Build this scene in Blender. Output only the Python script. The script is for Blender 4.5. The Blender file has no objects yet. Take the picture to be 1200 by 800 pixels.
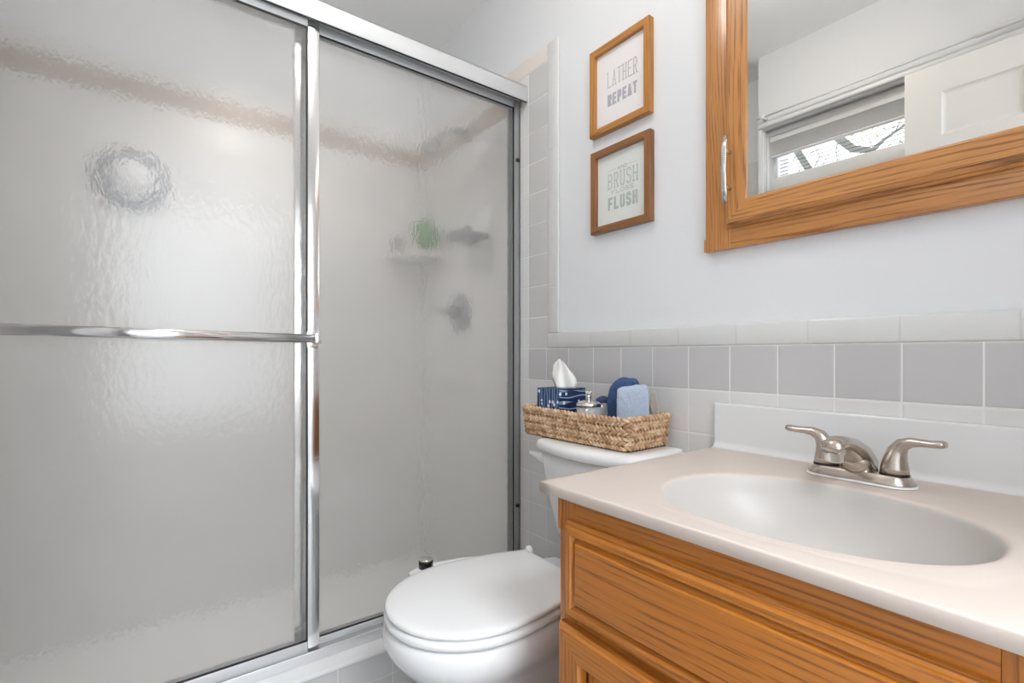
import bpy, bmesh, math, random
from mathutils import Vector, noise
R = random.Random(7)
PI = math.pi
sc = bpy.context.scene

# ------------------------------------------------------------------ camera
CAMZ = 1.02
cam_d = bpy.data.cameras.new('camera'); cam = bpy.data.objects.new('camera', cam_d)
sc.collection.objects.link(cam); sc.camera = cam
cam_d.sensor_width = 36.0; cam_d.sensor_fit = 'HORIZONTAL'
cam_d.lens = 582.3 / 1200 * 36
cam_d.shift_y = 15.4 / 1200
cam_d.clip_start = 0.01
TH = 0.64268
fwd = Vector((-math.cos(TH), math.sin(TH), 0))
cam.location = (0, 0, CAMZ)
cam.rotation_euler = fwd.to_track_quat('-Z', 'Y').to_euler()

# ------------------------------------------------------------------ view, world
sc.view_settings.view_transform = 'Standard'; sc.view_settings.look = 'None'
sc.view_settings.exposure = 0.76; sc.view_settings.gamma = 1.0
sc.view_settings.use_curve_mapping = False
try:
    sc.cycles.use_denoising = True
    sc.cycles.sample_clamp_indirect = 4.0
    sc.cycles.max_bounces = 14; sc.cycles.diffuse_bounces = 6
    sc.cycles.transmission_bounces = 10; sc.cycles.glossy_bounces = 6
    sc.cycles.caustics_reflective = True
except Exception: pass
w = bpy.data.worlds.new('sky'); sc.world = w; w.use_nodes = True
w.node_tree.nodes['Background'].inputs[0].default_value = (0.93, 0.97, 1.0, 1)
w.node_tree.nodes['Background'].inputs[1].default_value = 1.6
VANITY_E = 1.9; CEIL_E = 14.5; SHOWER_FILL_E = 125.0; HALL_FILL_E = 55.0; PANEL_FILL_E = 2.2

def lamp(name, kind, loc, energy, color, size=0.1, rot=(0, 0, 0), sy=None):
    d = bpy.data.lights.new(name, kind); d.energy = energy; d.color = color
    if kind == 'AREA':
        d.size = size
        if sy: d.shape = 'RECTANGLE'; d.size_y = sy
    else: d.shadow_soft_size = size
    o = bpy.data.objects.new(name, d); o.location = loc; o.rotation_euler = rot
    sc.collection.objects.link(o); return o

# ------------------------------------------------------------------ materials
def nt(name):
    m = bpy.data.materials.new(name); m.use_nodes = True
    t = m.node_tree; b = t.nodes['Principled BSDF']
    return m, t, b
def N(t, typ, **kw):
    n = t.nodes.new(typ)
    for k, v in kw.items():
        if k.startswith('i_'): n.inputs[k[2:].replace('_', ' ')].default_value = v
        else: setattr(n, k, v)
    return n
def math_n(t, op, a, b=None, c=None):
    n = t.nodes.new('ShaderNodeMath'); n.operation = op
    for i, v in enumerate((a, b, c)):
        if v is None: continue
        if isinstance(v, (int, float)): n.inputs[i].default_value = v
        else: t.links.new(v, n.inputs[i])
    return n.outputs[0]
def setp(b, **kw):
    for k, v in kw.items():
        key = k.replace('_', ' ')
        if key in b.inputs: b.inputs[key].default_value = v
def rgb(c): return (c[0], c[1], c[2], 1)
def s2l(r, g, b):
    f = lambda v: (v/255/12.92) if v/255 <= .04045 else ((v/255+.055)/1.055)**2.4
    return (f(r), f(g), f(b))
def plain(name, col, rough=.5, metal=0, bump=0, bscale=60, coat=0, spec=.5, var=0):
    m, t, b = nt(name)
    setp(b, Base_Color=rgb(col), Roughness=rough, Metallic=metal, Coat_Weight=coat, Specular_IOR_Level=spec)
    if bump or var:
        tc = N(t, 'ShaderNodeTexCoord'); nz = N(t, 'ShaderNodeTexNoise')
        nz.inputs['Scale'].default_value = bscale; nz.inputs['Detail'].default_value = 4
        t.links.new(tc.outputs['Object'], nz.inputs['Vector'])
        if bump:
            bp = N(t, 'ShaderNodeBump'); bp.inputs['Strength'].default_value = bump; bp.inputs['Distance'].default_value = .002
            t.links.new(nz.outputs['Fac'], bp.inputs['Height']); t.links.new(bp.outputs['Normal'], b.inputs['Normal'])
        if var:
            rp = N(t, 'ShaderNodeValToRGB')
            rp.color_ramp.elements[0].position = .35; rp.color_ramp.elements[1].position = .65
            rp.color_ramp.elements[0].color = rgb([x*(1-var) for x in col]); rp.color_ramp.elements[1].color = rgb([min(1, x*(1+var)) for x in col])
            t.links.new(nz.outputs['Fac'], rp.inputs[0]); t.links.new(rp.outputs[0], b.inputs['Base Color'])
    return m
def oak(name, axis, light, mid, dark, rough=.32, scale=1.0, coat=.35):
    m, t, b = nt(name)
    tc = N(t, 'ShaderNodeTexCoord')
    st = {'X': (.10, 1, 1), 'Z': (1, 1, .10), 'Y': (1, .10, 1)}[axis]
    mp = N(t, 'ShaderNodeMapping'); mp.inputs['Scale'].default_value = st
    t.links.new(tc.outputs['Object'], mp.inputs['Vector'])
    nz = N(t, 'ShaderNodeTexNoise'); nz.inputs['Scale'].default_value = 9*scale; nz.inputs['Detail'].default_value = 1.5
    nz.inputs['Distortion'].default_value = .3
    t.links.new(mp.outputs[0], nz.inputs['Vector'])
    so = N(t, 'ShaderNodeSeparateXYZ'); t.links.new(tc.outputs['Object'], so.inputs[0])
    cr = math_n(t, 'ADD', so.outputs['Z' if axis == 'X' else 'X'], math_n(t, 'MULTIPLY', so.outputs['Y'], .6))
    sn = math_n(t, 'SINE', math_n(t, 'ADD', math_n(t, 'MULTIPLY', cr, 700.0*scale), math_n(t, 'MULTIPLY', nz.outputs['Fac'], 80.0)))
    rings = math_n(t, 'POWER', math_n(t, 'MULTIPLY_ADD', sn, .5, .5), 3.0)
    # long fine pores
    st2 = {'X': (9, 420, 420), 'Z': (420, 420, 9), 'Y': (420, 9, 420)}[axis]
    mp2 = N(t, 'ShaderNodeMapping'); mp2.inputs['Scale'].default_value = st2
    t.links.new(tc.outputs['Object'], mp2.inputs['Vector'])
    n2 = N(t, 'ShaderNodeTexNoise'); n2.inputs['Scale'].default_value = 1.0; n2.inputs['Detail'].default_value = 3
    t.links.new(mp2.outputs[0], n2.inputs['Vector'])
    pore = math_n(t, 'MULTIPLY', math_n(t, 'SUBTRACT', n2.outputs['Fac'], .45), 6.0)
    f = math_n(t, 'MULTIPLY', rings, math_n(t, 'ADD', math_n(t, 'MINIMUM', math_n(t, 'MAXIMUM', pore, 0.0), 1.0), .18))
    f = math_n(t, 'MINIMUM', math_n(t, 'ADD', f, math_n(t, 'MULTIPLY', math_n(t, 'MINIMUM', math_n(t, 'MAXIMUM', pore, 0.0), 1.0), .22)), 1.0)
    n3 = N(t, 'ShaderNodeTexNoise'); n3.inputs['Scale'].default_value = 7; t.links.new(mp.outputs[0], n3.inputs['Vector'])
    mx0 = N(t, 'ShaderNodeMix', data_type='RGBA'); mx0.inputs['A'].default_value = rgb(light); mx0.inputs['B'].default_value = rgb(mid)
    t.links.new(n3.outputs['Fac'], mx0.inputs['Factor'])
    mx = N(t, 'ShaderNodeMix', data_type='RGBA'); mx.inputs['B'].default_value = rgb(dark)
    t.links.new(mx0.outputs['Result'], mx.inputs['A']); t.links.new(math_n(t, 'MULTIPLY', f, .75), mx.inputs['Factor'])
    t.links.new(mx.outputs['Result'], b.inputs['Base Color'])
    bp = N(t, 'ShaderNodeBump'); bp.inputs['Strength'].default_value = .25; bp.inputs['Distance'].default_value = .0006; bp.invert = True
    t.links.new(f, bp.inputs['Height']); t.links.new(bp.outputs['Normal'], b.inputs['Normal'])
    setp(b, Roughness=rough, Coat_Weight=coat, Coat_Roughness=.18)
    return m
def tile(name, col, grout, uax, vax, tw, th, ou, ov, g=.0028, rough=.18, var=.02, offset=False):
    """square ceramic tile laid on a world-aligned wall: uax, vax are 'X','Y','Z'"""
    m, t, b = nt(name)
    ge = N(t, 'ShaderNodeNewGeometry'); sp = N(t, 'ShaderNodeSeparateXYZ'); t.links.new(ge.outputs['Position'], sp.inputs[0])
    def edge(ax, size, o):
        q = math_n(t, 'DIVIDE', math_n(t, 'SUBTRACT', sp.outputs[ax], o), size)
        fr = math_n(t, 'FRACT', q)
        d = math_n(t, 'MULTIPLY', math_n(t, 'MINIMUM', fr, math_n(t, 'SUBTRACT', 1.0, fr)), size)
        return d, math_n(t, 'FLOOR', q)
    ds, fs = [], []
    if tw: d, f = edge(uax, tw, ou); ds.append(d); fs.append(f)
    if th: d, f = edge(vax, th, ov); ds.append(d); fs.append(f)
    d = ds[0] if len(ds) == 1 else math_n(t, 'MINIMUM', ds[0], ds[1])
    mr = N(t, 'ShaderNodeMapRange', interpolation_type='SMOOTHSTEP')
    mr.inputs['From Min'].default_value = g*.35; mr.inputs['From Max'].default_value = g*.65
    t.links.new(d, mr.inputs['Value'])
    mr2 = N(t, 'ShaderNodeMapRange', interpolation_type='SMOOTHSTEP')
    mr2.inputs['From Min'].default_value = g*.3; mr2.inputs['From Max'].default_value = g*1.6
    t.links.new(d, mr2.inputs['Value'])
    cx = N(t, 'ShaderNodeCombineXYZ')
    for i, f in enumerate(fs): t.links.new(f, cx.inputs[i])
    wn = N(t, 'ShaderNodeTexWhiteNoise'); t.links.new(cx.outputs[0], wn.inputs['Vector'])
    cm = N(t, 'ShaderNodeMix', data_type='RGBA'); cm.inputs['A'].default_value = rgb([x*(1-var) for x in col]); cm.inputs['B'].default_value = rgb([min(1, x*(1+var)) for x in col])
    t.links.new(wn.outputs['Value'], cm.inputs['Factor'])
    mx = N(t, 'ShaderNodeMix', data_type='RGBA'); mx.inputs['A'].default_value = rgb(grout)
    t.links.new(cm.outputs['Result'], mx.inputs['B']); t.links.new(mr.outputs[0], mx.inputs['Factor'])
    t.links.new(mx.outputs['Result'], b.inputs['Base Color'])
    rr = math_n(t, 'MULTIPLY_ADD', mr.outputs[0], rough-.7, .7); t.links.new(rr, b.inputs['Roughness'])
    nz = N(t, 'ShaderNodeTexNoise'); nz.inputs['Scale'].default_value = 14; t.links.new(ge.outputs['Position'], nz.inputs['Vector'])
    hh = math_n(t, 'ADD', mr2.outputs[0], math_n(t, 'MULTIPLY', nz.outputs['Fac'], .25))
    bp = N(t, 'ShaderNodeBump'); bp.inputs['Strength'].default_value = .5; bp.inputs['Distance'].default_value = .0012
    t.links.new(hh, bp.inputs['Height']); t.links.new(bp.outputs['Normal'], b.inputs['Normal'])
    return m
def emit(name, col, e):
    m, t, b = nt(name); setp(b, Base_Color=rgb(col), Emission_Color=rgb(col), Emission_Strength=e, Roughness=.4); return m

M = {}
M['paint'] = plain('wall_paint', s2l(232, 233, 235), .55, bump=.08, bscale=90)
M['ceil'] = plain('ceiling_paint', s2l(246, 246, 245), .8)
M['trimpaint'] = plain('trim_paint', s2l(236, 236, 236), .35)
M['doorpaint'] = plain('door_paint', s2l(226, 224, 220), .4)
T = .1083; TX = .1095; OX = -1.1738
WHT = s2l(222, 221, 220); GRY = s2l(198, 196, 197); GRT = s2l(232, 231, 229)
M['tile_white'] = tile('white_wall_tile', WHT, GRT, 'X', 'Z', TX, T, OX, 1.0417)
M['tile_grey'] = tile('grey_wall_tile', GRY, GRT, 'X', 'Z', TX, T, OX, 1.0417, rough=.22, var=.03)
M['tile_col'] = tile('pale_grey_wall_tile', s2l(207, 205, 204), GRT, 'X', 'Z', TX, T, -1.3785, 1.0417)
M['cap_h'] = tile('bullnose_cap_tile', s2l(221, 221, 220), s2l(205, 204, 203), 'X', 'Z', .155, 0, -.1453, 0, g=.002)
M['cap_v'] = tile('bullnose_edge_tile', s2l(221, 221, 220), s2l(212, 211, 210), 'X', 'Z', 0, .155, 0, 1.0923, g=.002)
M['cap_beige'] = plain('beige_border_tile', s2l(224, 216, 210), .3)
M['tile_sh_x'] = tile('shower_end_tile', s2l(228, 227, 226), GRT, 'X', 'Z', TX, T, -1.3785, 1.0417)
M['tile_sh_y'] = tile('shower_side_tile', s2l(228, 227, 226), GRT, 'Y', 'Z', TX, T, 1.115, 1.0417)
M['tile_curb'] = tile('curb_tile', s2l(214, 213, 212), s2l(232, 231, 229), 'Y', 'Z', .155, .108, .58, 0)
M['floor'] = tile('floor_tile', s2l(176, 177, 178), s2l(150, 150, 150), 'X', 'Y', .305, .305, -1.345, .2, g=.004, rough=.35)
M['curbcap'] = plain('cultured_marble_curb', s2l(236, 236, 236), .25)
M['china'] = plain('white_vitreous_china', s2l(236, 236, 236), .08, coat=.5)
M['seatplastic'] = plain('white_seat_plastic', s2l(238, 238, 238), .16)
M['chrome'] = plain('polished_aluminium', (.86, .86, .87), .16, 1.0)
M['satin'] = plain('satin_aluminium', (.70, .71, .72), .5, .4)
M['jambm'] = plain('grey_jamb_aluminium', (.42, .43, .45), .4, .8)
M['track'] = plain('brushed_track_aluminium', (.78, .78, .79), .42, .75)
M['gasket'] = plain('black_glazing_gasket', (.012, .012, .014), .5)
M['nickel'] = plain('brushed_nickel', s2l(196, 186, 176), .24, 1.0)
M['nickelbright'] = plain('bright_nickel', s2l(225, 222, 216), .2, 1.0)
M['mirror'] = plain('mirror_silver', (.80, .79, .765), .0, 1.0)
M['black'] = plain('black_plastic', (.012, .012, .013), .25)
OK1 = (s2l(210, 150, 84), s2l(192, 126, 68), s2l(112, 64, 36))
OK2 = (s2l(192, 122, 44), s2l(176, 104, 32), s2l(112, 62, 16))
M['oak_h'] = oak('oak_grain_horizontal', 'X', *OK1); M['oak_v'] = oak('oak_grain_vertical', 'Z', *OK1)
M['van_h'] = oak('vanity_oak_horizontal', 'X', *OK2, scale=.8); M['van_v'] = oak('vanity_oak_vertical', 'Z', *OK2, scale=.8)
M['dark_oak'] = plain('dark_cabinet_gap', s2l(70, 22, 14), .5)
FR1 = (s2l(198, 140, 70), s2l(180, 118, 52), s2l(130, 80, 34)); FR2 = (s2l(158, 108, 62), s2l(140, 92, 50), s2l(86, 54, 28))
M['fr1h'] = oak('honey_frame_wood_h', 'X', *FR1, coat=0); M['fr1v'] = oak('honey_frame_wood_v', 'Z', *FR1, coat=0)
M['fr2h'] = oak('walnut_frame_wood_h', 'X', *FR2, coat=0); M['fr2v'] = oak('walnut_frame_wood_v', 'Z', *FR2, coat=0)
M['paper1'] = plain('white_print_paper', s2l(236, 232, 232), .7); M['paper2'] = plain('pale_print_paper', s2l(226, 228, 224), .7)
M['ink1'] = plain('lavender_grey_ink', s2l(178, 174, 184), .7); M['ink1b'] = plain('thin_grey_ink', s2l(186, 184, 186), .7)
M['ink2'] = plain('sage_ink', s2l(176, 188, 178), .7); M['ink2b'] = plain('pale_sage_ink', s2l(180, 187, 182), .7)
M['marble'] = plain('cultured_marble_top', s2l(200, 187, 177), .38, coat=.0, bscale=9, var=.012)
M['splash'] = plain('cultured_marble_splash', s2l(222, 222, 222), .2, coat=.3)
M['navy'] = plain('navy_terry', s2l(66, 90, 134), .95, bump=1.0, bscale=420, var=.25)
M['lblue'] = plain('pale_blue_terry', s2l(178, 190, 208), .95, bump=1.0, bscale=420, var=.12)
M['taupe'] = plain('taupe_terry', s2l(178, 168, 158), .95, bump=1.0, bscale=420, var=.12)
M['tissue'] = plain('white_tissue', s2l(244, 243, 240), .9)
M['loofah'] = plain('green_mesh_sponge', s2l(70, 132, 50), .8, bump=1, bscale=90, var=.3)
M['greyplastic'] = plain('grey_plastic', s2l(116, 119, 124), .4)
M['darkmetal'] = plain('aged_chrome', (.40, .40, .42), .28, 1.0)
M['bluelid'] = plain('navy_jar_lid', s2l(48, 62, 110), .35)
M['cotton'] = plain('cotton_white', s2l(230, 230, 232), .95, bump=.6, bscale=200)
M['wicker_in'] = plain('basket_core', s2l(84, 56, 34), .9)
M['bark'] = plain('tree_bark', s2l(126, 128, 124), .9); M['leaf'] = plain('tree_leaf', s2l(165, 185, 120), .8)
M['slat'] = plain('blind_slat', s2l(52, 54, 58), .6)

def mk_rope():
    m, t, b = nt('seagrass_rope')
    tc = N(t, 'ShaderNodeTexCoord'); nz = N(t, 'ShaderNodeTexNoise'); nz.inputs['Scale'].default_value = 55; nz.inputs['Detail'].default_value = 4
    t.links.new(tc.outputs['Object'], nz.inputs['Vector'])
    rp = N(t, 'ShaderNodeValToRGB'); e = rp.color_ramp.elements
    e[0].position = .3; e[0].color = rgb(s2l(158, 120, 84)); e[1].position = .7; e[1].color = rgb(s2l(232, 206, 176))
    x = e.new(.5); x.color = rgb(s2l(204, 168, 132))
    t.links.new(nz.outputs['Fac'], rp.inputs[0]); t.links.new(rp.outputs[0], b.inputs['Base Color'])
    n2 = N(t, 'ShaderNodeTexNoise'); n2.inputs['Scale'].default_value = 600
    t.links.new(tc.outputs['Object'], n2.inputs['Vector'])
    bp = N(t, 'ShaderNodeBump'); bp.inputs['Strength'].default_value = .5; bp.inputs['Distance'].default_value = .001
    t.links.new(n2.outputs['Fac'], bp.inputs['Height']); t.links.new(bp.outputs['Normal'], b.inputs['Normal'])
    setp(b, Roughness=.75); return m
M['rope'] = mk_rope()

def mk_pane(name, rough, bump):
    """hammered obscure glass: wavy rippled, slightly milky"""
    m, t, b = nt(name)
    tc = N(t, 'ShaderNodeTexCoord'); mp = N(t, 'ShaderNodeMapping'); mp.inputs['Scale'].default_value = (1, 1, .55)
    t.links.new(tc.outputs['Object'], mp.inputs['Vector'])
    nz = N(t, 'ShaderNodeTexNoise'); nz.inputs['Scale'].default_value = 95; nz.inputs['Detail'].default_value = 1.5; nz.inputs['Distortion'].default_value = .5
    t.links.new(mp.outputs[0], nz.inputs['Vector'])
    bp = N(t, 'ShaderNodeBump'); bp.inputs['Strength'].default_value = bump; bp.inputs['Distance'].default_value = .0016
    t.links.new(nz.outputs['Fac'], bp.inputs['Height'])
    setp(b, Base_Color=(.985, .972, .955, 1), Roughness=rough, IOR=1.45, Transmission_Weight=1.0)
    t.links.new(bp.outputs['Normal'], b.inputs['Normal'])
    d = N(t, 'ShaderNodeBsdfDiffuse'); d.inputs['Color'].default_value = (.88, .865, .84, 1)
    tr = N(t, 'ShaderNodeBsdfTranslucent'); tr.inputs['Color'].default_value = (.9, .9, .9, 1)
    m1 = N(t, 'ShaderNodeMixShader'); m1.inputs[0].default_value = .5
    t.links.new(d.outputs[0], m1.inputs[1]); t.links.new(tr.outputs[0], m1.inputs[2])
    m2 = N(t, 'ShaderNodeMixShader'); m2.inputs[0].default_value = .17
    t.links.new(b.outputs[0], m2.inputs[1]); t.links.new(m1.outputs[0], m2.inputs[2])
    t.links.new(m2.outputs[0], t.nodes['Material Output'].inputs['Surface'])
    return m
M['pane'] = mk_pane('hammered_glass_outer_face', .09, .6)
M['pane_in'] = mk_pane('obscured_glass_inner_face', .18, .4)
def clear_glass(name, col=(1, 1, 1), r=0.0):
    m, t, b = nt(name); setp(b, Base_Color=rgb(col), Roughness=r, IOR=1.45, Transmission_Weight=1.0); return m
M['glass'] = clear_glass('clear_glass')
M['winglass'] = clear_glass('window_glass')
M['jarglass'] = clear_glass('jar_glass', (.96, .97, .99)); M['jarglass'].node_tree.nodes['Principled BSDF'].inputs['Transmission Weight'].default_value = .55
M['smoke'] = clear_glass('bottle_plastic', (.75, .74, .72), .2)

# tissue-box pattern: deep blue with thin wavy white lines and dots
def mk_box(axis):
    m, t, b = nt('tissue_box_print_' + axis.lower())
    tc = N(t, 'ShaderNodeTexCoord'); sp = N(t, 'ShaderNodeSeparateXYZ'); t.links.new(tc.outputs['Object'], sp.inputs[0])
    a, l = (sp.outputs['X'], sp.outputs['Z']) if axis == 'V' else (sp.outputs['Z'], sp.outputs['Y'])
    wv = math_n(t, 'MULTIPLY', math_n(t, 'SINE', math_n(t, 'MULTIPLY_ADD', l, 55.0, math_n(t, 'MULTIPLY', math_n(t, 'FLOOR', math_n(t, 'MULTIPLY', a, 90.0)), 2.4))), .18)
    q = math_n(t, 'FRACT', math_n(t, 'ADD', math_n(t, 'MULTIPLY', a, 90.0 if axis == 'V' else 62.0), wv))
    d = math_n(t, 'ABSOLUTE', math_n(t, 'SUBTRACT', q, .5))
    line = math_n(t, 'LESS_THAN', d, .10)
    vo = N(t, 'ShaderNodeTexVoronoi'); vo.inputs['Scale'].default_value = 46; vo.inputs['Randomness'].default_value = .8
    t.links.new(tc.outputs['Object'], vo.inputs['Vector'])
    dot = math_n(t, 'LESS_THAN', vo.outputs['Distance'], .23)
    mk = N(t, 'ShaderNodeMix', data_type='RGBA')
    mk.inputs['A'].default_value = rgb(s2l(22, 42, 82) if axis == 'H' else s2l(40, 74, 120)); mk.inputs['B'].default_value = rgb(s2l(150, 178, 206))
    t.links.new(line, mk.inputs['Factor'])
    m2 = N(t, 'ShaderNodeMix', data_type='RGBA'); m2.inputs['B'].default_value = rgb(s2l(232, 240, 246))
    t.links.new(mk.outputs['Result'], m2.inputs['A']); t.links.new(dot, m2.inputs['Factor'])
    t.links.new(m2.outputs['Result'], b.inputs['Base Color']); setp(b, Roughness=.45)
    return m
M['boxV'] = mk_box('V'); M['boxH'] = mk_box('H')

# ------------------------------------------------------------------ mesh helpers
class MB:
    def __init__(s): s.v = []; s.f = []; s.m = []; s.sm = []
    def add(s, vs, fs, mi=0, smooth=False):
        k = len(s.v); s.v += [tuple(p) for p in vs]
        for f in fs: s.f.append([i+k for i in f]); s.m.append(mi); s.sm.append(smooth)
        return s
    def box(s, x0, x1, y0, y1, z0, z1, bev=0, mi=0, seg=2):
        bm = bmesh.new(); bmesh.ops.create_cube(bm, size=1)
        for v in bm.verts:
            v.co = Vector(((x0+x1)/2+v.co.x*(x1-x0), (y0+y1)/2+v.co.y*(y1-y0), (z0+z1)/2+v.co.z*(z1-z0)))
        if bev: bmesh.ops.bevel(bm, geom=bm.edges[:], offset=bev, segments=seg, profile=.5, affect='EDGES')
        bm.verts.index_update()
        s.add([v.co[:] for v in bm.verts], [[v.index for v in f.verts] for f in bm.faces], mi, bool(bev)); bm.free(); return s
    def loft(s, rings, cap0=True, cap1=True, closed=True, mi=0, smooth=True):
        n = len(rings[0]); vs = [p for r in rings for p in r]; fs = []
        for i in range(len(rings)-1):
            for j in range(n if closed else n-1):
                a = i*n+j; b = i*n+(j+1) % n
                fs.append([a, b, b+n, a+n])
        if cap0: fs.append(list(range(n))[::-1])
        if cap1: fs.append([(len(rings)-1)*n+j for j in range(n)])
        return s.add(vs, fs, mi, smooth)
    def tube(s, path, ra, rb=None, n=16, side=None, mi=0, caps=True, closed=False):
        P = [Vector(p) for p in path]; k = len(P)
        ra = ra if isinstance(ra, (list, tuple)) else [ra]*k
        rb = ra if rb is None else (rb if isinstance(rb, (list, tuple)) else [rb]*k)
        rings = []; prev = Vector(side) if side else None
        for i in range(k):
            if closed: t = P[(i+1) % k]-P[i-1]
            else: t = P[min(i+1, k-1)]-P[max(i-1, 0)]
            t.normalize()
            if prev is None:
                prev = Vector((0, 0, 1)) if abs(t.z) < .9 else Vector((1, 0, 0))
            sd = prev-t*prev.dot(t); sd.normalize()
            if not side: prev = sd
            nn = t.cross(sd)
            rings.append([P[i]+sd*(ra[i]*math.cos(2*PI*j/n))+nn*(rb[i]*math.sin(2*PI*j/n)) for j in range(n)])
        if closed: rings.append(rings[0])
        return s.loft(rings, caps and not closed, caps and not closed, True, mi)
    def lathe(s, prof, c=(0, 0, 0), n=32, axis='Z', mi=0):
        rings = []
        for r, h in prof:
            r = max(r, 1e-5); ring = []
            for j in range(n):
                a = 2*PI*j/n; u, v = r*math.cos(a), r*math.sin(a)
                p = {'Z': (u, v, h), 'Y': (u, h, -v), 'X': (h, u, v)}[axis]
                ring.append((c[0]+p[0], c[1]+p[1], c[2]+p[2]))
            rings.append(ring)
        return s.loft(rings, True, True, True, mi)
    def ball(s, c, r, n=16, mi=0, sx=1, sy=1, sz=1):
        rings = []
        for i in range(1, n):
            a = PI*i/n
            rings.append([(c[0]+sx*r*math.sin(a)*math.cos(2*PI*j/n), c[1]+sy*r*math.sin(a)*math.sin(2*PI*j/n), c[2]-sz*r*math.cos(a)) for j in range(n)])
        return s.loft(rings, mi=mi)
    def rects(s, x0, x1, z0, z1, prof, y0, sgn=-1, cap=True, mh=0, mv=1, back=False):
        """nested rectangles in the XZ plane; prof = (inset, height above plane y0 towards sgn*Y)"""
        rings = []
        for ins, h in prof:
            y = y0+sgn*h
            rings.append([(x0+ins, y, z0+ins), (x1-ins, y, z0+ins), (x1-ins, y, z1-ins), (x0+ins, y, z1-ins)])
        for a, b in zip(rings, rings[1:]):
            for j in range(4):
                k = (j+1) % 4
                q = [a[j], a[k], b[k], b[j]]
                if sgn > 0: q = q[::-1]
                s.add(q, [[0, 1, 2, 3]], mh if j in (0, 2) else mv)
        if cap: s.add(rings[-1] if sgn < 0 else rings[-1][::-1], [[0, 1, 2, 3]], mh)
        if back: s.add(rings[0][::-1] if sgn < 0 else rings[0], [[0, 1, 2, 3]], mh)
        return s

def wloc(o):
    l = Vector(o.location)
    while o.parent: o = o.parent; l += Vector(o.location)
    return l
def build(name, mb, mats, parent=None, base=None, weld=True):
    """link one mesh object; vertices are given in world space"""
    if not isinstance(mats, (list, tuple)): mats = [mats]
    me = bpy.data.meshes.new(name)
    if parent is not None:
        base = Vector((0, 0, 0)); org = wloc(parent)
    else:
        if base is None: base = Vector((0, 0, 0))
        base = Vector(base); org = base
    me.from_pydata([tuple(Vector(p)-org) for p in mb.v], [], mb.f)
    for m in mats: me.materials.append(m)
    for i, p in enumerate(me.polygons): p.material_index = min(mb.m[i], len(mats)-1); p.use_smooth = mb.sm[i]
    bm = bmesh.new(); bm.from_mesh(me)
    if weld: bmesh.ops.remove_doubles(bm, verts=bm.verts[:], dist=1e-6)
    bmesh.ops.recalc_face_normals(bm, faces=bm.faces[:])
    bm.to_mesh(me); bm.free()
    o = bpy.data.objects.new(name, me); sc.collection.objects.link(o)
    o.location = (0, 0, 0) if parent is not None else base
    if parent is not None: o.parent = parent
    return o
def autosmooth(o, deg=35):
    me = o.data; bm = bmesh.new(); bm.from_mesh(me)
    for f in bm.faces: f.smooth = True
    for e in bm.edges:
        if len(e.link_faces) == 2 and e.calc_face_angle(0) > math.radians(deg): e.smooth = False
    bm.to_mesh(me); bm.free(); return o
def thing(name, label, cat, loc, group=None):
    o = bpy.data.objects.new(name, None); sc.collection.objects.link(o); o.location = loc
    o.empty_display_size = .05
    o['label'] = label; o['category'] = cat
    if group: o['group'] = group
    return o
def tag(o, label, cat, group=None):
    o['label'] = label; o['category'] = cat
    if group: o['group'] = group
    return o
def struct(name, mb, mats, parent=None):
    o = build(name, mb, mats, parent)
    if parent is None: o['kind'] = 'structure'
    return o

# ------------------------------------------------------------------ the room
D = 1.115            # back wall
XL = -2.20           # shower long wall
YN = -.225           # wall behind the camera
YS = -.400           # near end of the shower alcove
XR = .17             # wall with the doorway the camera looks in from
CH = 2.44
struct('floor', MB().box(XL-.1, 1.4, YN-1.0, D+.1, -.1, 0), M['floor'])
struct('ceiling', MB().box(XL-.1, 1.4, YN-1.0, D+.1, CH, CH+.1), M['ceil'])
struct('wall_back', MB().box(XL-.1, 1.4, D, D+.1, 0, CH), M['paint'])
struct('wall_left', MB().box(XL-.1, XL, YS-.1, D, 0, CH), M['paint'])
# wall behind the camera with the high window opening
WX0, WX1, WZ0, WZ1 = -1.185, -.30, 1.780, 2.098
nw = MB()
nw.box(XL, -1.20, YS-.1, YS, 0, CH); nw.box(-1.20, WX0, YS-.1, YN, 0, CH); nw.box(WX1, XR+.1, YN-.16, YN, 0, CH)
nw.box(WX0, WX1, YN-.16, YN, 0, WZ0); nw.box(WX0, WX1, YN-.16, YN, WZ1, CH)
struct('wall_front', nw, M['paint'])
# right wall with doorway; hall beyond
rw = MB()
rw.box(XR, XR+.1, YN, -.11, 0, CH); rw.box(XR, XR+.1, .68, D, 0, CH); rw.box(XR, XR+.1, -.11, .68, 2.06, CH)
struct('wall_right', rw, M['paint'])
tr = MB()
tr.box(XR-.012, XR+.112, -.125, -.095, 0, 2.06, .003); tr.box(XR-.012, XR+.112, .665, .695, 0, 2.06, .003); tr.box(XR-.012, XR+.112, -.125, .695, 2.045, 2.075, .003)
struct('trim_9', tr, M['trimpaint'])
struct('wall_hall', MB().box(1.3, 1.4, YN-1.0, D, 0, CH).box(XR+.1, 1.3, YN-1.0, YN-.9, 0, CH).box(XR+.1, XR+.2, YN-.9, YN-.16, 0, CH), M['paint'])

hfp = bpy.data.objects.new('hall_fill_panel', None); sc.collection.objects.link(hfp); hfp.location = (1.29, .3, .5); hfp['kind'] = 'structure'  # unseen glowing panel added for sideways fill, not a real window
struct('fill_panel_face', MB().box(1.288, 1.294, -.25, .95, .55, 2.05), emit('fill_panel_glow', (.93, .97, 1.0), PANEL_FILL_E), hfp)
pfm = MB()
for yy in (-.29, .33, .95): pfm.box(1.27, 1.299, yy, yy+.04, .51, 2.09, .003)
pfm.box(1.27, 1.299, -.29, .99, .51, .55, .003).box(1.27, 1.299, -.29, .99, 2.05, 2.09, .003)
struct('window_frame', pfm, M['trimpaint'], hfp)  # bars around the added fill panel

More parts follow.
